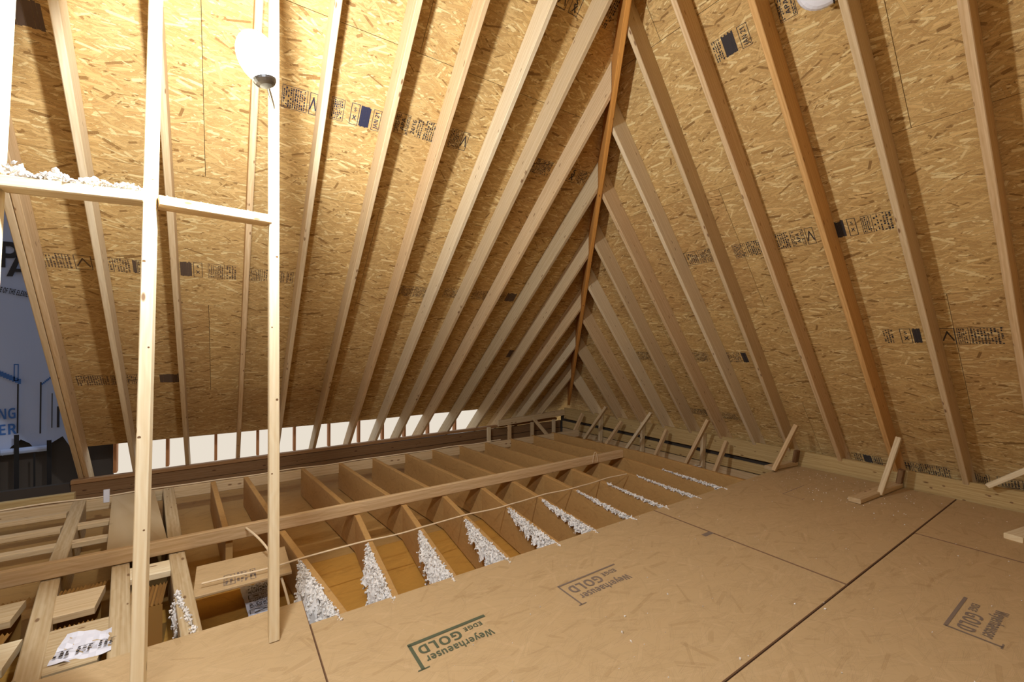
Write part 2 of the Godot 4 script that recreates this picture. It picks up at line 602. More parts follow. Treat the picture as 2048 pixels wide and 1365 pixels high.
# ------------------------------------------------------------------ roof sheathing
func sheath_panel(parent: Node, poly: PackedVector2Array, left: bool, n: int):
	var d0 := RD
	var d1 := RD + 0.012
	var st := begin()
	var ids := Geometry2D.triangulate_polygon(poly)
	var off := Vector2(n * 0.43, n * 0.29)
	var nin: Vector3 = Vector3(0, -1, ML) / QL if left else Vector3(-MR, -1, 0) / QR
	var f := func(p: Vector2, d: float) -> Vector3: return on_left(p.x, p.y, d) if left else on_right(p.x, p.y, d)
	for i in range(0, ids.size(), 3):
		var a := poly[ids[i]]
		var b := poly[ids[i + 1]]
		var c := poly[ids[i + 2]]
		tri(st, f.call(a, d0), f.call(b, d0), f.call(c, d0), a + off, b + off, c + off, nin)
		tri(st, f.call(a, d1), f.call(b, d1), f.call(c, d1), a + off, b + off, c + off, -nin)
	var mid := Vector2.ZERO
	for p in poly:
		mid += p
	mid /= poly.size()
	for i in poly.size():
		var a := poly[i]
		var b := poly[(i + 1) % poly.size()]
		var en: Vector3 = (f.call((a + b) / 2, d0) - f.call(mid, d0)).normalized()
		quad(st, f.call(a, d0), f.call(b, d0), f.call(b, d1), f.call(a, d1), en)
	st.generate_tangents()
	obj("sheathing_panel", st.commit(), M.osb if n % 3 else M.osb_old, parent)

func build_roof():
	var lo := structure("ceiling", "left roof slope sheathed with strand board panels")
	var hi := structure("ceiling_001", "right roof slope sheathed with strand board panels")
	# hip line in each slope's own (along, up) coordinates at the sheathing
	var fl := func(v: float) -> float:
		var p := on_left(0, v, RD)
		return DR - (p.y - YR - RD * QR) / MR
	var fr := func(v: float) -> float:
		var p := on_right(0, v, RD)
		return (p.y - YL - RD * QL) / ML - DL
	var keep_l := PackedVector2Array([Vector2(-1.25 - 0.0705, -1.5), Vector2(fl.call(-1.5), -1.5), Vector2(fl.call(7.5), 7.5), Vector2(-1.25 + 0.3525, 7.5)])
	var keep_r := PackedVector2Array([Vector2(fr.call(-1.5), -1.5), Vector2(2.7, -1.5), Vector2(2.7, 6.4), Vector2(fr.call(6.4), 6.4)])
	var n := 0
	var rows_l := [[0.245, 1.08], [1.083, 2.30], [2.303, 3.52], [3.523, 4.74], [4.743, 5.96], [5.963, 7.0]]
	for i in rows_l.size():
		var u := -1.34 - (1.22 if i % 2 else 0.0)
		while u < 6.5:
			var rect := PackedVector2Array([Vector2(u, rows_l[i][0]), Vector2(u + 2.437, rows_l[i][0]), Vector2(u + 2.437, rows_l[i][1]), Vector2(u, rows_l[i][1])])
			for p in Geometry2D.intersect_polygons(rect, keep_l):
				sheath_panel(lo, p, true, n)
				n += 1
			u += 2.44
	# by the corner the sheathing runs on down over the eave
	for p in Geometry2D.intersect_polygons(PackedVector2Array([Vector2(3.62, -0.75), Vector2(6.6, -0.75), Vector2(6.6, 0.242), Vector2(3.62, 0.242)]), keep_l):
		sheath_panel(lo, p, true, n)
		n += 1
	var rows_r := [[-0.60, 0.60], [0.603, 1.82], [1.823, 3.04], [3.043, 4.26], [4.263, 5.48], [5.483, 6.3]]
	for i in rows_r.size():
		var u := -6.9 + (1.22 if i % 2 else 0.0)
		while u < 2.7:
			var rect := PackedVector2Array([Vector2(u, rows_r[i][0]), Vector2(u + 2.437, rows_r[i][0]), Vector2(u + 2.437, rows_r[i][1]), Vector2(u, rows_r[i][1])])
			for p in Geometry2D.intersect_polygons(rect, keep_r):
				sheath_panel(hi, p, false, n)
				n += 1
			u += 2.44
	for k in 2:
		var st := begin()
		var pg: PackedVector2Array = keep_l if k == 0 else keep_r
		var cuts: Array = [pg]
		if k == 0:
			cuts = Geometry2D.clip_polygons(pg, PackedVector2Array([Vector2(-3, -2), Vector2(3.62, -2), Vector2(3.62, 0.245), Vector2(-3, 0.245)]))
		for c in cuts:
			var q: PackedVector2Array = c
			var ids := Geometry2D.triangulate_polygon(q)
			for i in range(0, ids.size(), 3):
				var pp := []
				for e in 3:
					pp.append(on_left(q[ids[i + e]].x, q[ids[i + e]].y, RD + 0.0135) if k == 0 else on_right(q[ids[i + e]].x, q[ids[i + e]].y, RD + 0.0135))
				tri(st, pp[0], pp[1], pp[2], Vector2.ZERO, Vector2.ZERO, Vector2.ZERO, Vector3.DOWN)
		obj("unseen_backing", st.commit(), M.dark, lo if k == 0 else hi)  # unseen sheet behind the panels, placed to block daylight at their joints
	var d := RD - 0.0012
	var sl := [
		[0.30, 3.965, 0.22, 0.145, [["lines", 3], ["mark", 1]]],
		[0.60, 3.975, 0.35, 0.15, [["lines", 3], ["gap", 1], ["cross", 2], ["solid", 2.4], ["gap", 0.3], ["date", 2]]],
		[1.05, 4.005, 0.345, 0.15, [["apa", 3], ["span", 3], ["print", 3]]],
		[1.49, 4.01, 0.17, 0.15, [["lines", 3], ["mark", 2]]],
		[-1.06, 2.43, 0.26, 0.13, [["print", 3], ["mark", 2]]], [-0.74, 2.43, 0.23, 0.13, [["frame", 1], ["print", 2], ["solid", 0.5], ["frame", 1]]],
		[-0.30, 2.435, 0.39, 0.15, [["solid", 2], ["cross", 1.6], ["gap", 0.7], ["lines", 3], ["print", 2]]], [0.16, 2.44, 0.35, 0.13, [["lines", 2], ["print", 3], ["frame", 1]]],
		[1.49, 2.375, 0.33, 0.14, [["print", 2], ["lines", 2]]], [1.99, 2.40, 0.27, 0.13, [["frame", 1], ["lines", 2]]], [2.34, 2.40, 0.22, 0.13, [["print", 2]]], [2.66, 2.40, 0.29, 0.13, [["lines", 1], ["solid", 1]]],
		[-1.09, 1.07, 0.45, 0.14, [["print", 3], ["lines", 3]]], [-0.52, 1.07, 0.2, 0.13, [["solid", 1]]],
		[2.33, 3.99, 0.23, 0.14, [["print", 2]]], [2.76, 4.0, 0.25, 0.14, [["cross", 1], ["print", 1]]], [1.93, 5.17, 0.21, 0.11, [["mark", 1], ["gap", 0.2], ["cross", 1]]],
		[-0.90, 4.01, 0.13, 0.14, [["solid", 1]]], [3.33, 1.35, 0.17, 0.16, [["solid", 1], ["print", 1]]], [2.28, 5.19, 0.16, 0.2, [["print", 1]]],
	]
	for s in sl:
		stamp(lo, frame_left(s[0], s[1] + 0.174, d), s[2], s[3], s[4], M.ink_faded if s[0] < -0.2 or s[1] < 3.0 else M.ink_blue if s[0] < 1.0 else M.ink)
	var sr := [
		[-1.70, 3.68, 0.25, 0.14, [["print", 1.2], ["solid", 1.6], ["gap", 0.3], ["date", 1.3]]], [-1.28, 3.70, 0.30, 0.14, [["apa", 2], ["span", 2], ["print", 1.5]]],
		[-2.58, 2.14, 0.30, 0.145, [["frame", 1.5], ["lines", 1.3]]], [-2.10, 2.13, 0.25, 0.14, [["lines", 2], ["print", 2]]], [-1.73, 2.145, 0.28, 0.145, [["print", 2], ["apa", 2], ["mark", 1.2]]],
		[-1.32, 2.155, 0.35, 0.14, [["solid", 1.2], ["gap", 0.2], ["cross", 1], ["gap", 0.4], ["lines", 1.2], ["print", 2]]],
		[-1.21, 1.14, 0.23, 0.145, [["print", 1], ["gap", 0.4], ["cross", 1], ["solid", 0.7]]], [-0.88, 1.13, 0.33, 0.15, [["mark", 1.3], ["lines", 1], ["print", 2.5]]],
		[-3.93, 0.87, 0.5, 0.14, [["print", 3], ["lines", 2]]], [-3.02, 0.88, 0.64, 0.14, [["lines", 2], ["gap", 0.6], ["print", 3], ["solid", 0.6]]],
		[-3.44, -0.05, 0.65, 0.1, [["print", 3], ["lines", 2]]],
		[-1.72, -0.40, 0.23, 0.11, [["print", 1], ["solid", 1], ["frame", 1]]], [-1.33, -0.42, 0.33, 0.14, [["frame", 1], ["lines", 1.5], ["print", 3]]], [-0.92, -0.40, 0.34, 0.12, [["lines", 1], ["gap", 0.2], ["frame", 1]]],
	]
	for s in sr:
		stamp(hi, frame_right(s[0], s[1] + 0.239, d), s[2], s[3], s[4], M.ink)


# ------------------------------------------------------------------ enclosing walls
func slab(x0: float, x1: float, y0: float, y1: float, z0: float, z1: float) -> ArrayMesh:
	var st := begin()
	var a := PackedVector3Array([Vector3(x0, y0, z0), Vector3(x0, y1, z0), Vector3(x0, y1, z1), Vector3(x0, y0, z1)])
	var b := PackedVector3Array()
	for p in a:
		b.append(Vector3(x1, p.y, p.z))
	prism(st, a, b)
	return st.commit()

func wall(called: String, mesh: Mesh, mat: Material, label: String) -> MeshInstance3D:
	var o := obj(called, mesh, mat)
	o.set_meta("kind", "structure")
	o.set_meta("label", label)
	return o

func build_walls():
	wall("wall_back", slab(-4.3, 5.9, -0.6, 5.2, 2.7, 2.8), M.osb_old, "strand board end wall behind the viewer")
	wall("ceiling_002", slab(-4.3, 3.2, 4.95, 5.05, -3.0, 2.8), M.osb_old, "flat boarded top of the attic above the rafters")
	wall("ceiling_003", slab(-4.3, -1.30, 4.2, 4.3, -6.6, -2.9), M.osb_old, "boarded top of the side bay on the left")
	wall("wall_side", slab(-1.31, -1.345, 2.6, 5.0, -3.2, -0.6), M.osb_old, "cheek wall above the side bay")
	wall("wall_left", slab(-4.3, -4.2, -0.6, 5.0, -4.6, 2.8), M.osb_old, "unseen strand board wall of the side bay, left open at its far end for daylight")  # out of view; stops short so that daylight reaches the wrap
	wall("floor_001", slab(-4.3, 5.2, -0.33, -0.30, -3.46, 2.8), M.ochre, "ochre ceiling boards seen between the near joists")
	wall("floor_002", slab(-4.3, 5.2, -0.33, -0.30, -6.14, -3.462), M.tan, "dull tan ceiling boards between the joists beyond the strongback")


# ------------------------------------------------------------------ rafters and hip
func rafter_left(x: float, skew: float, x_end_hip: bool, w := 0.038) -> ArrayMesh:
	var st := begin()
	var a := PackedVector3Array()
	var b := PackedVector3Array()
	for p in outline(w, RD):
		var d := p.y + RD / 2.0
		var xx := x + p.x
		var z0 := -6.62
		var z1 := -0.75
		if x_end_hip:
			z1 = minf(z1, hip_z(xx + skew * 3.0) - 0.036)
		var s0 := (z0 + DL) * QL
		var s1 := (z1 + DL) * QL
		var x1 := xx + skew * s1
		if x_end_hip:
			z1 = minf(-0.75, hip_z(x1) - 0.036)
			x1 = xx + skew * (z1 + DL) * QL
		a.append(Vector3(xx + skew * s0, YL + ML * (z0 + DL) + d * QL, z0))
		b.append(Vector3(x1, YL + ML * (z1 + DL) + d * QL, z1))
	prism(st, a, b, rng.randf() * 3.0, rng.randf() * 3.0)
	return st.commit()

func rafter_right(z: float, skew: float, w := 0.038) -> ArrayMesh:
	var st := begin()
	var a := PackedVector3Array()
	var b := PackedVector3Array()
	for p in outline(w, RD):
		var d := p.y + RD / 2.0
		var zz := z + p.x
		var x0 := 5.62
		var x1 := 1.35
		var z1 := zz
		for k in 3:
			x1 = maxf(1.35, hip_x(z1) + 0.026)
			z1 = zz + skew * (DR - x1) * QR
		a.append(Vector3(x0, YR + MR * (DR - x0) + d * QR, zz))
		b.append(Vector3(x1, YR + MR * (DR - x1) + d * QR, z1))
	prism(st, a, b, rng.randf() * 3.0, rng.randf() * 3.0)
	return st.commit()

func build_rafters():
	# hip board, orange and deeper than the rafters that die into it
	var st := begin()
	var n := Vector3(MR / ML, 0, 1).normalized()
	var a := PackedVector3Array()
	var b := PackedVector3Array()
	for e in 2:
		var x: float = 5.06 if e == 0 else 1.25
		var c := Vector3(x, YR + MR * (DR - x), hip_z(x))
		for p in [Vector2(-0.016, -0.05), Vector2(0.016, -0.05), Vector2(0.02, -0.046), Vector2(0.02, 0.265), Vector2(-0.02, 0.265), Vector2(-0.02, -0.046)]:
			(a if e == 0 else b).append(c + n * p.x + Vector3(0, p.y, 0))
	prism(st, a, b)
	tag(obj("hip_rafter", st.commit(), M.wood_orange), "long orange hip board where the two roof slopes meet", "hip rafter")
	# left slope, from the left end towards the corner: x at the plate, lean in the slope
	var xs := [[-1.19, 0.047], [-0.808, 0.0264], [-0.352, 0.0106], [0.138, 0.0011], [0.551, -0.0051], [0.983, -0.0044], [1.430, -0.0129], [1.793, 0.0031], [2.127, 0.0153], [2.479, 0.0275], [2.916, 0.0279], [3.420, 0.0051], [3.82, 0.020], [4.25, 0.012], [4.66, 0.01]]
	for i in xs.size():
		var m: Material = M.lumber[(i * 2 + 1) % 3]
		if i == 10:
			m = M.wood_grey
		if i == 0:
			var t := thing("roof_rafter", "end rafter doubled with a lower strip, beside the pale building wrap", "rafter", Vector3.ZERO, "rafters of the left slope")
			obj("rafter_board", rafter_left(xs[i][0], xs[i][1], true), m, t)
			obj("doubler_board", rafter_left(xs[i][0] - 0.041, xs[i][1], true), M.wood_c, t)
			continue
		var side: String = ORD[i] + " rafter from the left end of the left roof slope"
		if i == 14:
			side = "shortest jack rafter of the left slope, nearest the eave corner"
		elif i == 10:
			side = "greyish weathered jack rafter meeting the hip from the left"
		elif i >= 7:
			side = ORD[14 - i] + " jack rafter from the corner along the left slope"
		elif i == 2:
			side = "rafter half hidden behind the middle partition stud"
		elif i == 3:
			side = "rafter seen behind the lamp between the two partition studs"
		tag(obj("roof_rafter", rafter_left(xs[i][0], xs[i][1], true), m), side, "rafter", "rafters of the left slope")
	var zs := [[-5.28, 0.0], [-4.76, 0.02], [-4.30, 0.02], [-3.89, 0.02], [-3.47, 0.02], [-3.04, 0.01], [-2.63, 0.012], [-2.275, 0.0373], [-1.781, 0.0091], [-1.345, 0.005], [-0.878, -0.01], [-0.475, -0.0051], [-0.05, 0.0], [0.37, 0.0], [0.79, 0.0], [1.21, 0.0], [1.63, 0.0], [2.05, 0.0], [2.47, 0.0]]
	for i in zs.size():
		if i >= 13:
			continue
		var m: Material = M.lumber[(i * 2) % 3]
		if i == 9:
			m = M.wood_amber
		var lb: String = ORD[i] + " rafter from the corner along the right slope"
		if i == 0:
			lb = "shortest jack rafter of the right slope, nearest the corner"
		elif i == 9:
			lb = "warm orange toned rafter left of the white pipe"
		elif i == 10:
			lb = "rafter just right of the white pipe on the right slope"
		elif i == 11:
			lb = "knotty pale rafter nearest the right edge of view"
		elif i == 12:
			continue
		tag(obj("roof_rafter", rafter_right(zs[i][0], zs[i][1]), m), lb, "rafter", "rafters of the right slope")


# ------------------------------------------------------------------ plates and eave walls
func build_plates():
	# left eave: plate, face boards and the blocking seen outside through the open eave
	tag(obj("wall_plate", board_mesh(Vector3(-1.3, -0.092, -6.165), Vector3(5.1, -0.045, -6.165), 0.07, 0.04), M.wood_dull), "long dull brown plate under the open left eave", "wall plate")
	var wl := structure("wall_eave", "low boarded wall under the left eave")
	for k in 2:
		obj("wall_board", board_mesh(Vector3(-4.2 if k else -1.3, -0.175 - 0.135 * k, -6.165), Vector3(5.2, -0.15 - 0.135 * k, -6.165), 0.03, 0.125), M.wood_brown, wl)
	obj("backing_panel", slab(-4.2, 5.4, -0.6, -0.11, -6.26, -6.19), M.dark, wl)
	var mids := [-1.02, -0.56, -0.09, 0.36, 0.79, 1.23, 1.64, 1.99, 2.33, 2.72, 3.2]
	for i in mids.size():
		var x: float = mids[i]
		tag(obj("eave_lookout", board_mesh(Vector3(x, -0.12, -6.52), Vector3(x, 0.30, -6.52), 0.03, 0.10, Vector3(0, 0, 1)), M.wood_red), ORD[i] + " thin upright lookout from the left in the bright eave opening", "lookout", "lookouts in the open eave")
	# right eave: rim boards over a boarded wall
	var t1 := board_mesh(Vector3(DR + 0.019, 0.062, -6.04), Vector3(DR + 0.019, 0.062, -1.29), 0.038, 0.20)
	tag(obj("rim_board", t1, M.wood_green), "long greenish rim board along the right eave to the corner", "board")
	var t2 := thing("rim_board", "knotty greenish rim board beside the right edge of view", "board")
	obj("board_face", board_mesh(Vector3(DR + 0.017, 0.072, -1.285), Vector3(DR + 0.017, 0.072, 2.6), 0.038, 0.175), M.wood_green, t2)
	for k in 9:
		var z := -1.1 + 0.11 * k + 0.03 * sin(k * 5.0)
		var st := begin()
		var pts := PackedVector2Array()
		for q in 9:
			var g := TAU * q / 9
			pts.append(Vector2(cos(g) * 0.011, sin(g) * 0.007))
		for q in 9:
			var p0 := pts[q]
			var p1 := pts[(q + 1) % 9]
			tri(st, Vector3.ZERO, Vector3(0, p0.y, p0.x), Vector3(0, p1.y, p1.x), Vector2.ZERO, Vector2.ZERO, Vector2.ZERO, Vector3.LEFT)
		obj("knot", st.commit(), M.wood_brown, t2, Vector3(DR - 0.003, 0.05 + 0.05 * sin(k * 2.3), z))
	tag(obj("top_plate", board_mesh(Vector3(DR + 0.072, 0.125, -5.85), Vector3(DR + 0.072, 0.125, 2.6), 0.066, 0.038), M.wood_red), "flat reddish top plate behind the right rim boards", "wall plate")
	var wr := structure("wall_right", "boarded wall under the right eave plate")
	obj("wall_board", board_mesh(Vector3(DR + 0.03, -0.148, -6.1), Vector3(DR + 0.03, -0.148, 2.6), 0.03, 0.115), M.wood_green, wr)
	obj("wall_board", board_mesh(Vector3(DR + 0.03, -0.275, -6.1), Vector3(DR + 0.03, -0.275, 2.6), 0.03, 0.115), M.wood_c, wr)
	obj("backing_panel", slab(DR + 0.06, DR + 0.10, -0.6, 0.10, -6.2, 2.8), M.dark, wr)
	# boards across the corner
	tag(obj("corner_board", board_mesh(Vector3(3.75, 0.02, -6.02), Vector3(5.18, 0.08, -6.02), 0.038, 0.10), M.wood_c), "short board on the plate just left of the corner", "board")
	for k in 4:
		var x: float = [3.55, 3.95, 4.42, 4.9][k]
		tag(obj("wall_stub", board_mesh(Vector3(x, -0.30, -5.98), Vector3(x, -0.02, -5.98), 0.06, 0.038, Vector3(0, 0, 1)), M.lumber[k % 3]), ORD[k] + " upright stub from the left on the wall by the corner", "stud", "stubs by the corner")


# ------------------------------------------------------------------ joists, strongback, insulation
func joist_mesh(xf: float, xm: float, xn: float, y := 0.0, w := 0.04) -> ArrayMesh:
	# bends a hair at the strongback
	var st := begin()
	var pts := [Vector3(xf, -0.142 + y - 0.01, -5.08), Vector3(xm, -0.146 + y, -3.43), Vector3(xn, -0.146 + y, -1.9)]
	board(st, pts[0], pts[1] + Vector3(0, 0, 0.002), w, 0.28)
	board(st, pts[1], pts[2], w, 0.28)
	return st.commit()

func build_joists():
	var js := [[-1.02, -0.805, -0.545], [-0.74, -0.51, -0.285], [-0.43, -0.245, -0.05], [0.18, 0.345, 0.53], [0.70, 0.86, 0.72], [1.08, 1.235, 1.05], [1.45, 1.60, 1.42], [1.84, 1.985, 1.81], [2.19, 2.325, 2.16], [2.57, 2.71, 2.56], [2.95, 3.085, 2.95], [3.37, 3.50, 3.38], [3.76, 3.89, 3.80], [4.14, 4.28, 4.2]]
	for i in js.size():
		var m: Material = M.ibeam if i > 2 else M.wood_grey
		var lb: String = ORD[i] + " ceiling joist from the left, under the long strongback board"
		if i == 0:
			lb = "greyish joist at the far left of the open floor"
		elif i == js.size() - 1:
			lb = "last ceiling joist, nearest the right eave wall"
		tag(obj("ceiling_joist", joist_mesh(js[i][0], js[i][1], js[i][2], 0.0, 0.08 if i < 3 else 0.04), m), lb, "joist", "ceiling joists")
	tag(obj("ceiling_joist", board_mesh(Vector3(-0.09, -0.152, -5.08), Vector3(0.03, -0.146, -3.48), 0.04, 0.28), M.ibeam), "short joist ending at the strongback, seen between the middle and right studs", "joist", "ceiling joists")
	# strongback on edge across the joists
	var t := thing("strongback_board", "long board standing on edge across the open joists", "board")
	obj("upright_board", board_mesh(Vector3(-2.2, 0.045, -3.46), Vector3(3.86, 0.045, -3.46), 0.038, 0.089), M.wood_b, t)
	obj("flat_board", board_mesh(Vector3(-2.2, 0.0125, -3.52), Vector3(3.80, 0.0125, -3.52), 0.082, 0.022), M.wood, t)
	# ribbon board at the far ends of the joists
	tag(obj("ribbon_board", board_mesh(Vector3(-2.2, -0.07, -5.12), Vector3(4.62, -0.07, -5.04), 0.038, 0.10), M.wood_c), "long ribbon board closing the far joist ends", "board")
	var sp := PackedVector3Array()
	for k in 60:
		var x := -2.0 + 5.2 * k / 59.0
		sp.append(Vector3(x, -0.008 + 0.003 * sin(k * 0.9), -5.10 + 0.012 * sin(k * 0.6) + 0.012 * x))
	var st := begin()
	sweep(st, sp, 0.006, 6)
	tag(obj("pale_cable", st.commit(), M.string), "thin pale cable lying along the far ribbon board", "cable")
	# string resting on the joists
	var sx := PackedVector3Array()
	for k in 90:
		var x := -0.10 + 3.5 * k / 89.0
		sx.append(Vector3(x, 0.004 - 0.004 * absf(sin(x * 8.0)), -2.905 - 0.025 * x + 0.012 * sin(x * 7.5)))
	st = begin()
	sweep(st, sx, 0.0055, 6)
	tag(obj("layout_string", st.commit(), M.string), "cream string stretched across the joist tops", "string")
	# loose white insulation heaped against the joists near the subfloor
	for i in range(2, 13):
		var zs := -2.88
		var x0: float = lerpf(js[i][1], js[i][2], (zs + 3.43) / 1.53)
		var x1: float = lerpf(js[i][1], js[i][2], ((FE if i > 2 else -2.46) + 3.43) / 1.53)
		var big := clampf(1.45 - 0.2 * (i - 2.5), 0.10, 1.3)
		fluff_heap(x0 - 0.02, x1 - 0.02 + (0.04 if i == 2 else 0.0), zs, FE + 0.06 if i > 2 else -2.45, big if i > 2 else 0.7, i)

func tuft(st: SurfaceTool, c: Vector3, s: float):
	var b := Basis.from_euler(Vector3(rng.randf() * TAU, rng.randf() * TAU, rng.randf() * TAU)) * Basis.from_scale(Vector3(1.0, rng.randf_range(0.35, 0.7), rng.randf_range(0.5, 1.0)) * s)
	var p := [b.x, b.y, b.z, -b.x, -b.y * 0.8, -b.z]
	for f in [[0, 1, 2], [1, 3, 2], [3, 4, 2], [4, 0, 2], [1, 0, 5], [3, 1, 5], [4, 3, 5], [0, 4, 5]]:
		var n: Vector3 = (p[f[0]] + p[f[1]] + p[f[2]]).normalized()
		tri(st, c + p[f[0]], c + p[f[1]], c + p[f[2]], Vector2.ZERO, Vector2.ZERO, Vector2.ZERO, n)

func fluff_heap(x0: float, x1: float, z0: float, z1: float, big: float, i: int):
	var st := begin()
	var nz := 60
	var nx := 12
	var grid := []
	for a in nz + 1:
		var f := float(a) / nz
		var z := lerpf(z0, z1, f)
		var wide := (0.10 + 0.07 * f) * big * (0.75 + 0.3 * sin(a * 0.7 + i) * sin(a * 0.23)) * clampf(f * 5.0, 0.2, 1.0)
		var rag := 0.85 + 0.35 * sin(a * 1.3 + i * 2.0) * sin(a * 0.41 + i) + rng.randf_range(-0.12, 0.12)
		var row := []
		for b in nx + 1:
			var g := float(b) / nx
			# from the joist's top edge down along its side and out over the bay
			var x := lerpf(x0, x1, f) - g * wide * 0.55
			var y := 0.004 - (g * g * 0.17 + g * 0.10) * big * (0.25 + 0.95 * f) * rag + rng.randf_range(-0.006, 0.006)
			y = maxf(y, -0.295)
			row.append(Vector3(x + rng.randf_range(-0.008, 0.003), y, z + rng.randf_range(-0.004, 0.004)))
		grid.append(row)
	for a in nz:
		for b in nx:
			var p0: Vector3 = grid[a][b]
			var p1: Vector3 = grid[a + 1][b]
			var p2: Vector3 = grid[a + 1][b + 1]
			var p3: Vector3 = grid[a][b + 1]
			var n := (p1 - p0).cross(p3 - p0).normalized()
			if n.dot(Vector3(-1, 1, 0)) < 0:
				n = -n
			tri(st, p0, p1, p2, Vector2.ZERO, Vector2.ZERO, Vector2.ZERO, n)
			tri(st, p0, p2, p3, Vector2.ZERO, Vector2.ZERO, Vector2.ZERO, n)
	for k in int(620 * (0.3 + 0.7 * big)):
		var a := rng.randi_range(0, nz)
		var b := rng.randi_range(0, nx)
		var p: Vector3 = grid[a][b]
		tuft(st, p + Vector3(rng.randf_range(-0.012, 0.006), 0.002, 0), rng.randf_range(0.004, 0.012))
	var lb: String = ORD[i - 2] + " heap of white loose insulation from the left, along a joist"
	tag(obj("insulation_heap", st.commit(), M.fluff), lb, "insulation", "heaps of white insulation", "stuff")


# ------------------------------------------------------------------ the bays left of and between the studs
func sheet_mesh(c: PackedVector3Array, nx: int, ny: int, wave: float, sd: int) -> ArrayMesh:
	var st := begin()
	var r := RandomNumberGenerator.new()
	r.seed = sd
	var g := []
	for j in ny + 1:
		var row := []
		for i in nx + 1:
			var p := c[0].lerp(c[1], float(i) / nx).lerp(c[3].lerp(c[2], float(i) / nx), float(j) / ny)
			row.append(p + Vector3(0, wave * r.randf_range(-0.5, 1.0), 0))
		g.append(row)
	for j in ny:
		for i in nx:
			var n: Vector3 = (g[j][i + 1] - g[j][i]).cross(g[j + 1][i] - g[j][i]).normalized()
			if n.y < 0:
				n = -n
			tri(st, g[j][i], g[j][i + 1], g[j + 1][i + 1], Vector2.ZERO, Vector2.ZERO, Vector2.ZERO, n)
			tri(st, g[j][i], g[j + 1][i + 1], g[j + 1][i], Vector2.ZERO, Vector2.ZERO, Vector2.ZERO, n)
	return st.commit()

func kraft_mesh(x0: float, x1: float, z0: float, z1: float) -> ArrayMesh:
	# pleated paper face of an insulation batt
	var st := begin()
	var n := int((x1 - x0) / 0.008)
	for k in n:
		var a := lerpf(x0, x1, float(k) / n)
		var b := lerpf(x0, x1, float(k + 1) / n)
		var y0 := -0.075 + (0.012 if k % 2 else 0.0) + rng.randf_range(-0.004, 0.004)
		var y1 := -0.075 + (0.0 if k % 2 else 0.012) + rng.randf_range(-0.004, 0.004)
		var nn := Vector3(y0 - y1, b - a, 0).normalized()
		quad(st, Vector3(a, y0, z0), Vector3(b, y1, z0), Vector3(b, y1, z1), Vector3(a, y0, z1), nn)
	quad(st, Vector3(x0, -0.3, z0), Vector3(x1, -0.3, z0), Vector3(x1, -0.3, z1), Vector3(x0, -0.3, z1), Vector3.DOWN)
	quad(st, Vector3(x0, -0.3, z1), Vector3(x1, -0.3, z1), Vector3(x1, -0.07, z1), Vector3(x0, -0.07, z1), Vector3.BACK)
	return st.commit()

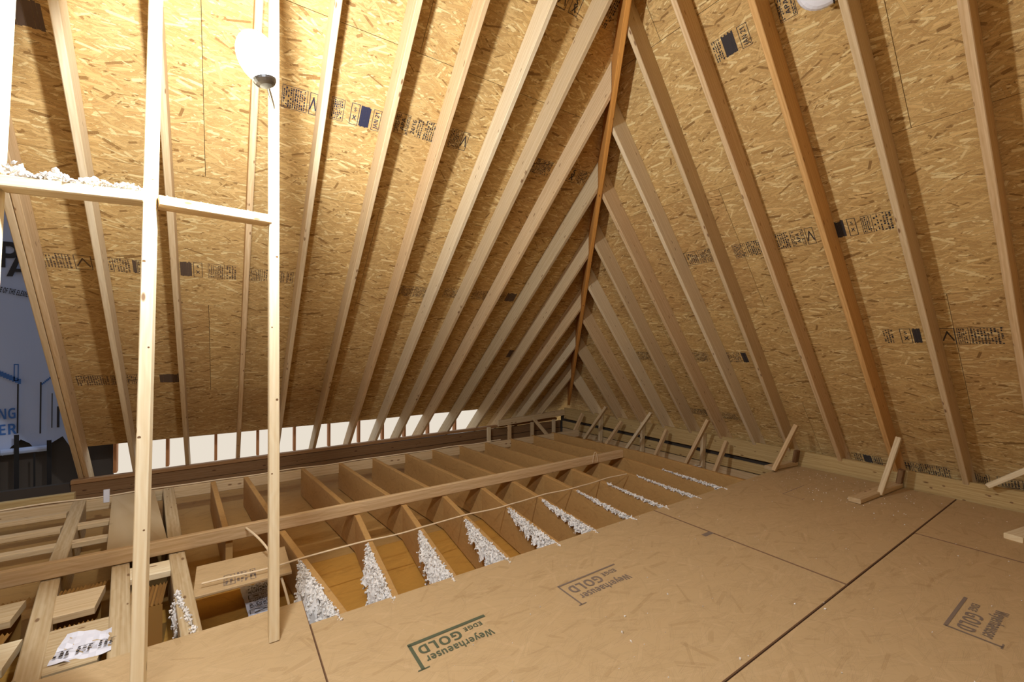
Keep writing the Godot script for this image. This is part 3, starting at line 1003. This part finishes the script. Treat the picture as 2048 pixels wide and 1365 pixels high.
func build_left_bays():
	# short cross blocks between the joists left of the partition
	var bl := [[-1.75, -0.85, -3.16, 0.20], [-1.75, -0.75, -2.73, 0.22], [-0.76, -0.54, -3.10, 0.24], [-0.69, -0.44, -2.66, 0.36], [-0.47, -0.25, -3.30, 0.16], [-1.9, -0.92, -4.05, 0.07], [-1.9, -0.98, -4.42, 0.07], [-1.9, -1.03, -4.79, 0.07], [-0.88, -0.66, -4.05, 0.07], [-0.93, -0.70, -4.42, 0.07]]
	var txt := ["block left of the leftmost near joist, further row", "block left of the leftmost near joist, nearer row", "block between the first two joists, further row", "block between the first two joists, nearer row", "block between the second and third joists", "block in the far left grid, nearest the strongback", "block in the far left grid, middle row", "block in the far left grid, row by the eave", "block right of the far left joist, nearer row", "block right of the far left joist, further row"]
	for i in bl.size():
		var z: float = bl[i][2]
		tag(obj("cross_block", board_mesh(Vector3(bl[i][0], -0.03, z), Vector3(bl[i][1], -0.03, z), bl[i][3], 0.038), [M.wood_grey, M.wood_pale, M.wood_c][i % 3] if i < 5 else M.wood_c), "pale cross " + txt[i], "block", "cross blocks between joists")
	var kb := [[-1.75, -0.84, -3.05, -2.85], [-1.75, -0.87, -3.41, -3.27], [-0.75, -0.53, -2.97, -2.85], [-0.78, -0.56, -3.41, -3.23], [-0.43, -0.27, -3.20, -2.95], [-1.75, -0.75, -2.60, -2.45]]
	var kt := ["left of the near leftmost joist, between two blocks", "at far left against the strongback", "between the first two joists, middle cell", "between the first two joists, against the strongback", "between the second and third joists", "at far left by the subfloor edge"]
	for i in kb.size():
		tag(obj("kraft_batt", kraft_mesh(kb[i][0], kb[i][1], kb[i][2], kb[i][3]), M.kraft), "pleated brown kraft batt " + kt[i], "insulation", "kraft faced batts")
	# pale sheet of plywood over the far joists
	var st := begin()
	var a := PackedVector3Array([Vector3(-0.80, 0.0, -4.98), Vector3(-0.52, 0.0, -4.98), Vector3(-0.30, 0.0, -3.58), Vector3(-0.60, 0.0, -3.58)])
	var b := PackedVector3Array()
	for p in a:
		b.append(p + Vector3(0, 0.012, 0))
	prism(st, a, b)
	tag(obj("plywood_scrap", st.commit(), M.wood_grey), "pale plywood strip lying over the far joists left of the studs", "plywood")
	# stamped scrap of board between two joists
	var t := thing("stamped_scrap", "tan scrap board with a printed stamp between two joists", "board")
	obj("scrap_board", board_mesh(Vector3(-0.135, -0.035, -3.03), Vector3(0.335, -0.035, -3.03), 0.38, 0.018), M.floor, t)
	var lm := obj("lettering", stamp_mesh(0.16, 0.13, [["frame", 2], ["print", 2], ["mark", 1]], 4), M.ink_floor, t)
	lm.transform = Transform3D(Basis(Vector3(1, 0, 0), Vector3(0, 0, -1), Vector3(0, 1, 0)), Vector3(0.0, -0.0245, -2.87))
	# two printed white sheets left in the bays
	var p1 := thing("printed_sheet", "white printed paper crumpled in the bay by the right stud", "paper")
	obj("sheet", sheet_mesh(PackedVector3Array([Vector3(0.085, -0.25, -3.28), Vector3(0.265, -0.245, -3.25), Vector3(0.25, -0.25, -2.70), Vector3(0.128, -0.26, -2.85)]), 7, 14, 0.012, 3), M.paper, p1)
	var m1 := obj("lettering", stamp_mesh(0.38, 0.11, [["print", 2], ["cross", 1], ["print", 2], ["mark", 1]], 12), M.ink, p1)
	m1.transform = Transform3D(Basis(Vector3(0, 0.05, 1).normalized(), Vector3(1, 0, 0), Vector3(0, 1, 0)), Vector3(0.125, -0.231, -3.22))
	var p2 := thing("printed_sheet", "white printed paper lying on a flat block left of the middle stud", "paper")
	obj("sheet", sheet_mesh(PackedVector3Array([Vector3(-0.59, -0.008, -2.76), Vector3(-0.43, -0.008, -2.70), Vector3(-0.40, -0.008, -2.50), Vector3(-0.60, -0.008, -2.53)]), 8, 8, 0.010, 7), M.paper, p2)
	var m2 := obj("lettering", stamp_mesh(0.2, 0.045, [["print", 2], ["gap", 0.3], ["print", 2], ["gap", 0.3], ["print", 2]], 21), M.ink, p2)
	m2.transform = Transform3D(Basis(Vector3(1, 0, 0), Vector3(0, 0, -1), Vector3(0, 1, 0)), Vector3(-0.59, 0.006, -2.55))
	# white flex hanging down from the strongback into the bay
	var c := begin()
	var pc := PackedVector3Array()
	for k in 24:
		var f := k / 23.0
		pc.append(Vector3(0.125 + 0.19 * f + 0.02 * sin(f * 3.0), 0.07 - 0.04 * f - 0.24 * pow(f, 3.0), -3.43 + 0.75 * f))
	sweep(c, pc, 0.007, 8)
	tag(obj("white_flex", c.commit(), M.string), "pale flex curling from the strongback towards the right stud", "cable")


# ------------------------------------------------------------------ partition studs, blocks, lamp
func build_partition():
	var xs := [-0.692, -0.250, 0.188]
	var lab := ["pale partition stud cut by the left edge of view", "middle partition stud, tall and pale, with small knots", "right partition stud beside the glowing lamp"]
	for i in 3:
		var t := thing("partition_stud", lab[i], "stud", Vector3(xs[i], 0.002, -2.205), "partition studs")
		obj("stud_board", board_mesh(Vector3(0, 0, [0.10, 0.205, 0.0][i]), Vector3([0.04, 0.0, 0.0][i], 3.35, [-0.1, -0.18, -0.2][i]), 0.041 if i == 2 else 0.038, 0.089, Vector3(0, 0, 1), 0.003), M.wood_pale, t)
		for k in 6:
			var st := begin()
			var s := 0.0035 + 0.002 * (k % 2)
			for q in 8:
				tri(st, Vector3.ZERO, Vector3(cos(TAU * q / 8) * s, sin(TAU * q / 8) * s, 0), Vector3(cos(TAU * (q + 1) / 8) * s, sin(TAU * (q + 1) / 8) * s, 0), Vector2.ZERO, Vector2.ZERO, Vector2.ZERO, Vector3.BACK)
			obj("knot", st.commit(), M.wood_brown, t, Vector3(-0.01 + 0.02 * ((k * 3 + i) % 2), 0.55 + 0.33 * k + 0.09 * i, 0.0452 + [0.10, 0.205, 0.0][i] - [0.2, 0.385, 0.2][i] * (0.55 + 0.33 * k + 0.09 * i) / 3.35))
	var b0 := thing("stud_block", "left block between the studs, heaped with white insulation", "block")
	obj("block_board", board_mesh(Vector3(-0.645, 1.868, -2.205), Vector3(-0.268, 1.886, -2.205), 0.089, 0.04), M.wood, b0)
	var b1 := thing("stud_block", "right block between the studs, nearly bare on top", "block")
	obj("block_board", board_mesh(Vector3(-0.229, 1.886, -2.225), Vector3(0.166, 1.896, -2.31), 0.089, 0.04), M.wood_b, b1)
	var st2 := begin()
	for k in 700:
		var f := rng.randf()
		var x := lerpf(-0.63, -0.27, f)
		var h := 0.045 * (1.0 - 0.55 * f) * (0.6 + 0.4 * sin(f * 23.0))
		tuft(st2, Vector3(x, 1.893 + 0.018 * f + rng.randf() * h, -2.205 + rng.randf_range(-0.044, 0.046)), rng.randf_range(0.005, 0.013))
	tag(obj("insulation_heap", st2.commit(), M.fluff), "white insulation heaped on the left stud block", "insulation", "heaps of white insulation", "stuff")
	var st3 := begin()
	for k in 60:
		var xq := rng.randf_range(-0.2, 0.16)
		tuft(st3, Vector3(xq, 1.912 + 0.02 * xq, -2.27 - 0.2 * xq + rng.randf_range(-0.04, 0.04)), rng.randf_range(0.002, 0.006))
	tag(obj("insulation_heap", st3.commit(), M.fluff), "thin scatter of white insulation on the right stud block", "insulation", "heaps of white insulation", "stuff")
	# lamp hung against the right stud
	var at := Vector3(0.097, 2.405, -1.885)
	var t := thing("work_lamp", "bare glowing white lamp hung beside the right stud", "lamp", at)
	var g := begin()
	var prof := PackedVector2Array()
	for k in 15:
		var a := -PI / 2 + PI * k / 14.0
		prof.append(Vector2(0.070 * cos(a) * (1.0 + 0.06 * sin(a)), 0.094 * sin(a)))
	lathe(g, prof, 28)
	var bulb := obj("bulb", g.commit(), M.bulb, t)
	bulb.rotation = Vector3(0, 0, 0.28)
	var h := begin()
	lathe(h, PackedVector2Array([Vector2(0.0, -0.104), Vector2(0.022, -0.103), Vector2(0.034, -0.097), Vector2(0.040, -0.088), Vector2(0.042, -0.080), Vector2(0.036, -0.074)]), 20)
	var so := obj("socket", h.commit(), M.steel, t)
	so.rotation = Vector3(0, 0, 0.28)
	var k := begin()
	board(k, Vector3(0.034, -0.088, -0.01), Vector3(0.080, -0.01, -0.33), 0.012, 0.02)
	obj("clamp", k.commit(), M.steel, t)
	var l := OmniLight3D.new()
	l.name = "lamp_light"
	l.light_color = Color(0.97, 0.98, 1.0)
	l.light_energy = 4.4
	l.omni_range = 30.0
	l.omni_attenuation = 2.0
	l.light_size = 0.06
	l.shadow_enabled = true
	t.add_child(l)


# unseen light above the viewer, placed to brighten the near floor and the partition
func build_unseen_light():
	var at := Vector3(-0.35, 2.75, 0.0)
	var t := thing("unseen_light", "unseen light above the viewer, placed to brighten the near floor and studs", "lamp", at)
	t.rotation = Vector3(0.33, 0, 0.14)
	obj("unseen_light_case", slab(-0.62, 0.62, 0.0, 0.05, -0.09, 0.09), M.white_plastic, t)
	obj("unseen_light_face", slab(-0.6, 0.6, -0.02, -0.001, -0.07, 0.07), M.unseen_glow, t)
	var l := AreaLight3D.new()
	l.name = "unseen_area_light"
	l.area_size = Vector2(1.2, 0.14)
	l.light_color = Color(0.97, 0.98, 1.0)
	l.light_energy = 4.2
	l.area_range = 30.0
	l.area_attenuation = 2.0
	l.shadow_enabled = true
	l.position = Vector3(0, -0.03, 0)
	l.rotation = Vector3(-PI / 2, 0, 0)
	t.add_child(l)


# ------------------------------------------------------------------ kicker braces along the right eave
func kicker(label: String, z: float, zt: float, y0: float, xs: float, xb: float, m: Material, top := 0.42):
	var t := thing("kicker_brace", label, "brace", Vector3(0, 0, 0), "kicker braces along the right eave")
	obj("diagonal", board_mesh(Vector3(xb, y0 + 0.01, z), Vector3(4.90, top, zt), 0.038, 0.07, Vector3(1, 0.3, 0)), m, t)
	obj("sole_block", board_mesh(Vector3(xs, y0 + 0.021, z - 0.06), Vector3(5.17, y0 + 0.021, z + 0.0), 0.089, 0.038), M.wood_c, t)
	obj("post", board_mesh(Vector3(5.15, y0 + 0.04, z + 0.02), Vector3(5.15, 0.17, z + 0.04), 0.038, 0.07, Vector3(1, 0, 0)), M.wood_brown if y0 > -0.1 else M.wood, t)

func build_kickers():
	kicker("kicker brace nearest the corner", -5.10, -4.70, -0.30, 4.74, 4.72, M.wood_c, 0.36)
	kicker("second kicker brace from the corner", -4.25, -3.86, -0.30, 4.74, 4.72, M.wood, 0.38)
	kicker("third kicker brace from the corner, dusted with white insulation", -3.28, -3.02, -0.30, 4.72, 4.72, M.wood_b, 0.40)
	kicker("kicker brace at the inner edge of the subfloor", -2.19, -2.05, 0.004, 4.74, 4.72, M.wood_b, 0.485)
	kicker("kicker brace on the subfloor with a long flat sole block", -1.325, -1.24, 0.004, 4.34, 4.72, M.wood, 0.50)
	var pz := [[-4.62, -4.50, "leaning post between the first and second kicker braces"], [-3.72, -3.70, "leaning post between the second and third kicker braces"], [-2.88, -2.86, "leaning post between the third kicker brace and subfloor"], [-5.35, -5.36, "leaning post close to the corner on the right wall"]]
	for p in pz:
		tag(obj("leaning_post", board_mesh(Vector3(4.72, -0.28, p[0]), Vector3(5.02, 0.15, p[1]), 0.038, 0.06, Vector3(1, 0, 0)), M.wood_b), p[2], "post", "leaning posts at the right wall")
	tag(obj("leaning_post", board_mesh(Vector3(4.43, 0.06, -5.98), Vector3(4.52, -0.28, -5.55), 0.045, 0.045, Vector3(1, 0, 0)), M.wood_c), "leaning post on the left wall just before the corner", "post", "leaning posts at the right wall")
	# a brace and a block cut by the right edge of view
	tag(obj("rafter_brace", board_mesh(Vector3(5.10, 0.185, -0.74), Vector3(4.95, 0.60, -0.28), 0.038, 0.06, Vector3(1, 0, 0)), M.wood_pale), "pale brace rising from the right rim board", "brace")
	tag(obj("lumber_offcut", board_mesh(Vector3(4.39, 0.02, -0.53), Vector3(5.0, 0.02, -0.40), 0.089, 0.038), M.wood_pale), "pale lumber offcut on the floor at the right edge", "offcut")
	# white dust and flakes on the third brace
	var st := begin()
	for k in 260:
		var f := rng.randf()
		tuft(st, Vector3(lerpf(4.72, 5.1, f), -0.25, -3.33 + 0.05 * f + rng.randf_range(-0.04, 0.05)), rng.randf_range(0.004, 0.012))
	tag(obj("insulation_heap", st.commit(), M.fluff), "white insulation dusting the third kicker brace's sole block", "insulation", "heaps of white insulation", "stuff")


# ------------------------------------------------------------------ side bay with building wrap
func build_alcove():
	wall("wall_wrapped", slab(-4.2, -1.05, -0.6, 4.3, -6.62, -6.56), M.dark, "end wall behind the building wrap, coloured dark for the shadowed recess")  # dark colour stands for the shadow in the recess below the wrap
	var t := thing("building_wrap", "torn sheet of white building wrap with blue printing at far left", "building wrap", Vector3(0, 0, -6.4))
	var st := begin()
	var top := 3.9
	var xs := []
	var x := -4.0
	while x < -1.12:
		xs.append(x)
		x += 0.06
	for i in xs.size() - 1:
		var a: float = xs[i]
		var b: float = xs[i + 1]
		var ya := 0.36 - 0.10 * absf(sin(a * 11.0)) - (0.06 if i % 4 == 0 else 0.0)
		var yb := 0.36 - 0.10 * absf(sin(b * 11.0)) - (0.06 if (i + 1) % 4 == 0 else 0.0)
		var za := 0.012 * sin(a * 9.0)
		var zb := 0.012 * sin(b * 9.0)
		var n := Vector3(zb - za, 0, -(b - a)).normalized() * -1.0
		quad(st, Vector3(a, ya, za), Vector3(b, yb, zb), Vector3(b, top, zb), Vector3(a, top, za), n)
	obj("sheet", st.commit(), M.wrap, t)
	var ink := begin()
	for q in [["P", -1.815, 2.215, 0.26], ["A", -1.735, 2.10, 0.20]]:
		var li := begin()
		ink_text(li, q[0], q[1], q[2], q[3])
		obj("printed_letter", li.commit(), M.wrap_ink, t, Vector3(0, 0, 0.016))
	ink_text(ink, "NE OF THE ELEMENTS", -1.76, 1.845, 0.055, -0.20, 0.26)
	obj("lettering", ink.commit(), M.wrap_ink, t, Vector3(0, 0, 0.016))
	for q in [[-1.745, 0.42, 0.012, 0.5], [-1.585, 0.40, 0.012, 0.53], [-1.50, 0.45, 0.008, 0.36], [-1.46, 0.45, 0.02, 0.22]]:
		var li := begin()
		ink_rect(li, q[0], q[1], q[2], q[3])
		obj("printed_line", li.commit(), M.wrap_ink, t, Vector3(0, 0, 0.016))
	var blue := begin()
	ink_text(blue, "DING", -1.86, 0.62, 0.105, 0.03, 0.21)
	obj("lettering", blue.commit(), M.wrap_blue, t, Vector3(0, 0, 0.016))
	blue = begin()
	ink_text(blue, "ER", -1.81, 0.465, 0.105, 0.03, 0.12)
	obj("lettering", blue.commit(), M.wrap_blue, t, Vector3(0, 0, 0.016))
	for part in 3:
		var hd := begin()
		for k in 8:
			if part == 0:
				ink_rect(hd, -1.88 + 0.02 * k, 1.01 - 0.013 * k, 0.021, 0.05)
			elif part == 1:
				ink_rect(hd, -1.575 + 0.011 * k, 0.90 + 0.012 * k, 0.012, 0.02)
		if part == 2:
			ink_frame(hd, -1.77, 0.95, 0.035, 0.17, 0.008)
		obj(["drawn_roof", "drawn_gable", "drawn_chimney"][part], hd.commit(), M.wrap_blue, t, Vector3(0, 0, 0.016))
	var roll := begin()
	sweep(roll, PackedVector3Array([Vector3(-4.0, 0.245, -6.36), Vector3(-2.4, 0.24, -6.34), Vector3(-1.5, 0.25, -6.36)]), 0.03, 10)
	tag(obj("rolled_wrap", roll.commit(), M.wrap), "pale rolled edge of building wrap above the dark gap", "building wrap")
	var bars := [-1.835, -1.713, -1.59, -1.486]
	for i in 4:
		var w: float = [0.028, 0.034, 0.014, 0.034][i]
		tag(obj("black_strap", board_mesh(Vector3(bars[i], -0.16, -6.28), Vector3(bars[i] - 0.004, [0.28, 0.42, 0.22, 0.34][i], -6.28), w, 0.006, Vector3(0, 0, 1), 0.001), M.black), ORD[i] + " black strap from the left below the building wrap", "strap", "black straps in the dark gap")
	tag(obj("sill_board", board_mesh(Vector3(-4.0, -0.19, -6.24), Vector3(-1.26, -0.175, -6.24), 0.05, 0.10), M.wood_brown), "dark sill board under the black straps", "board")
	tag(obj("edge_board", board_mesh(Vector3(-4.0, -0.13, -5.7), Vector3(-1.18, -0.125, -5.72), 0.05, 0.07), M.wood_green), "pale edged board below the dark gap at far left", "board")


# ------------------------------------------------------------------ pipe and small things
func build_details():
	var t := thing("plastic_pipe", "white plastic pipe with an elbow on the right slope", "pipe")
	var st := begin()
	var e := Vector3(2.745, 3.225, -1.055)
	var pth := PackedVector3Array()
	var from := e + Vector3(-0.27, 0.26, -0.01)
	var to := Vector3(2.778, 3.262, -0.908)
	var pa := e + (from - e).normalized() * 0.09
	var pb := e + (to - e).normalized() * 0.09
	for k in 9:
		var f := k / 8.0
		pth.append(pa.lerp(e, f).lerp(e.lerp(pb, f), f))
	sweep(st, pth, 0.052, 16)
	obj("elbow", st.commit(), M.white_plastic, t)
	st = begin()
	sweep(st, PackedVector3Array([pa, from]), 0.045, 16)
	sweep(st, PackedVector3Array([pb, to]), 0.045, 16)
	obj("pipe_run", st.commit(), M.white_plastic, t)
	st = begin()
	sweep(st, PackedVector3Array([pb, pb + (to - e).normalized() * 0.006]), 0.054, 16)
	obj("joint_ring", st.commit(), M.ink, t)
	# loop of string on the strongback
	st = begin()
	var lp := PackedVector3Array()
	for k in 14:
		var g := PI * k / 13.0
		lp.append(Vector3(3.40 + 0.035 * cos(g), 0.02 + 0.11 * sin(g), -3.43))
	sweep(st, lp, 0.003, 6)
	tag(obj("string_loop", st.commit(), M.string), "small pale string loop on the strongback's right end", "string")
	tag(obj("white_bracket", board_mesh(Vector3(-0.853, -0.06, -5.09), Vector3(-0.853, 0.05, -5.09), 0.04, 0.02, Vector3(0, 0, 1)), M.white_plastic), "small white tab on the ribbon board at left", "bracket")
	# crumbs of insulation scattered over the subfloor
	st = begin()
	for p in [[1.608, -1.424], [1.509, -1.352], [1.495, -1.29], [1.937, -1.427], [2.476, -0.913], [1.789, -0.967], [2.398, -1.015]]:
		tuft(st, Vector3(p[0], 0.004, p[1]), 0.008)
	for k in 150:
		tuft(st, Vector3(rng.randf_range(0.6, 5.0), 0.003, rng.randf_range(-2.2, -0.3)), rng.randf_range(0.0015, 0.005))
	for k in 120:
		tuft(st, Vector3(rng.randf_range(4.1, 5.1), 0.003, rng.randf_range(-2.2, -1.0)), rng.randf_range(0.002, 0.007))
	tag(obj("floor_crumbs", st.commit(), M.fluff), "white crumbs of insulation scattered over the tan subfloor", "insulation", "", "stuff")
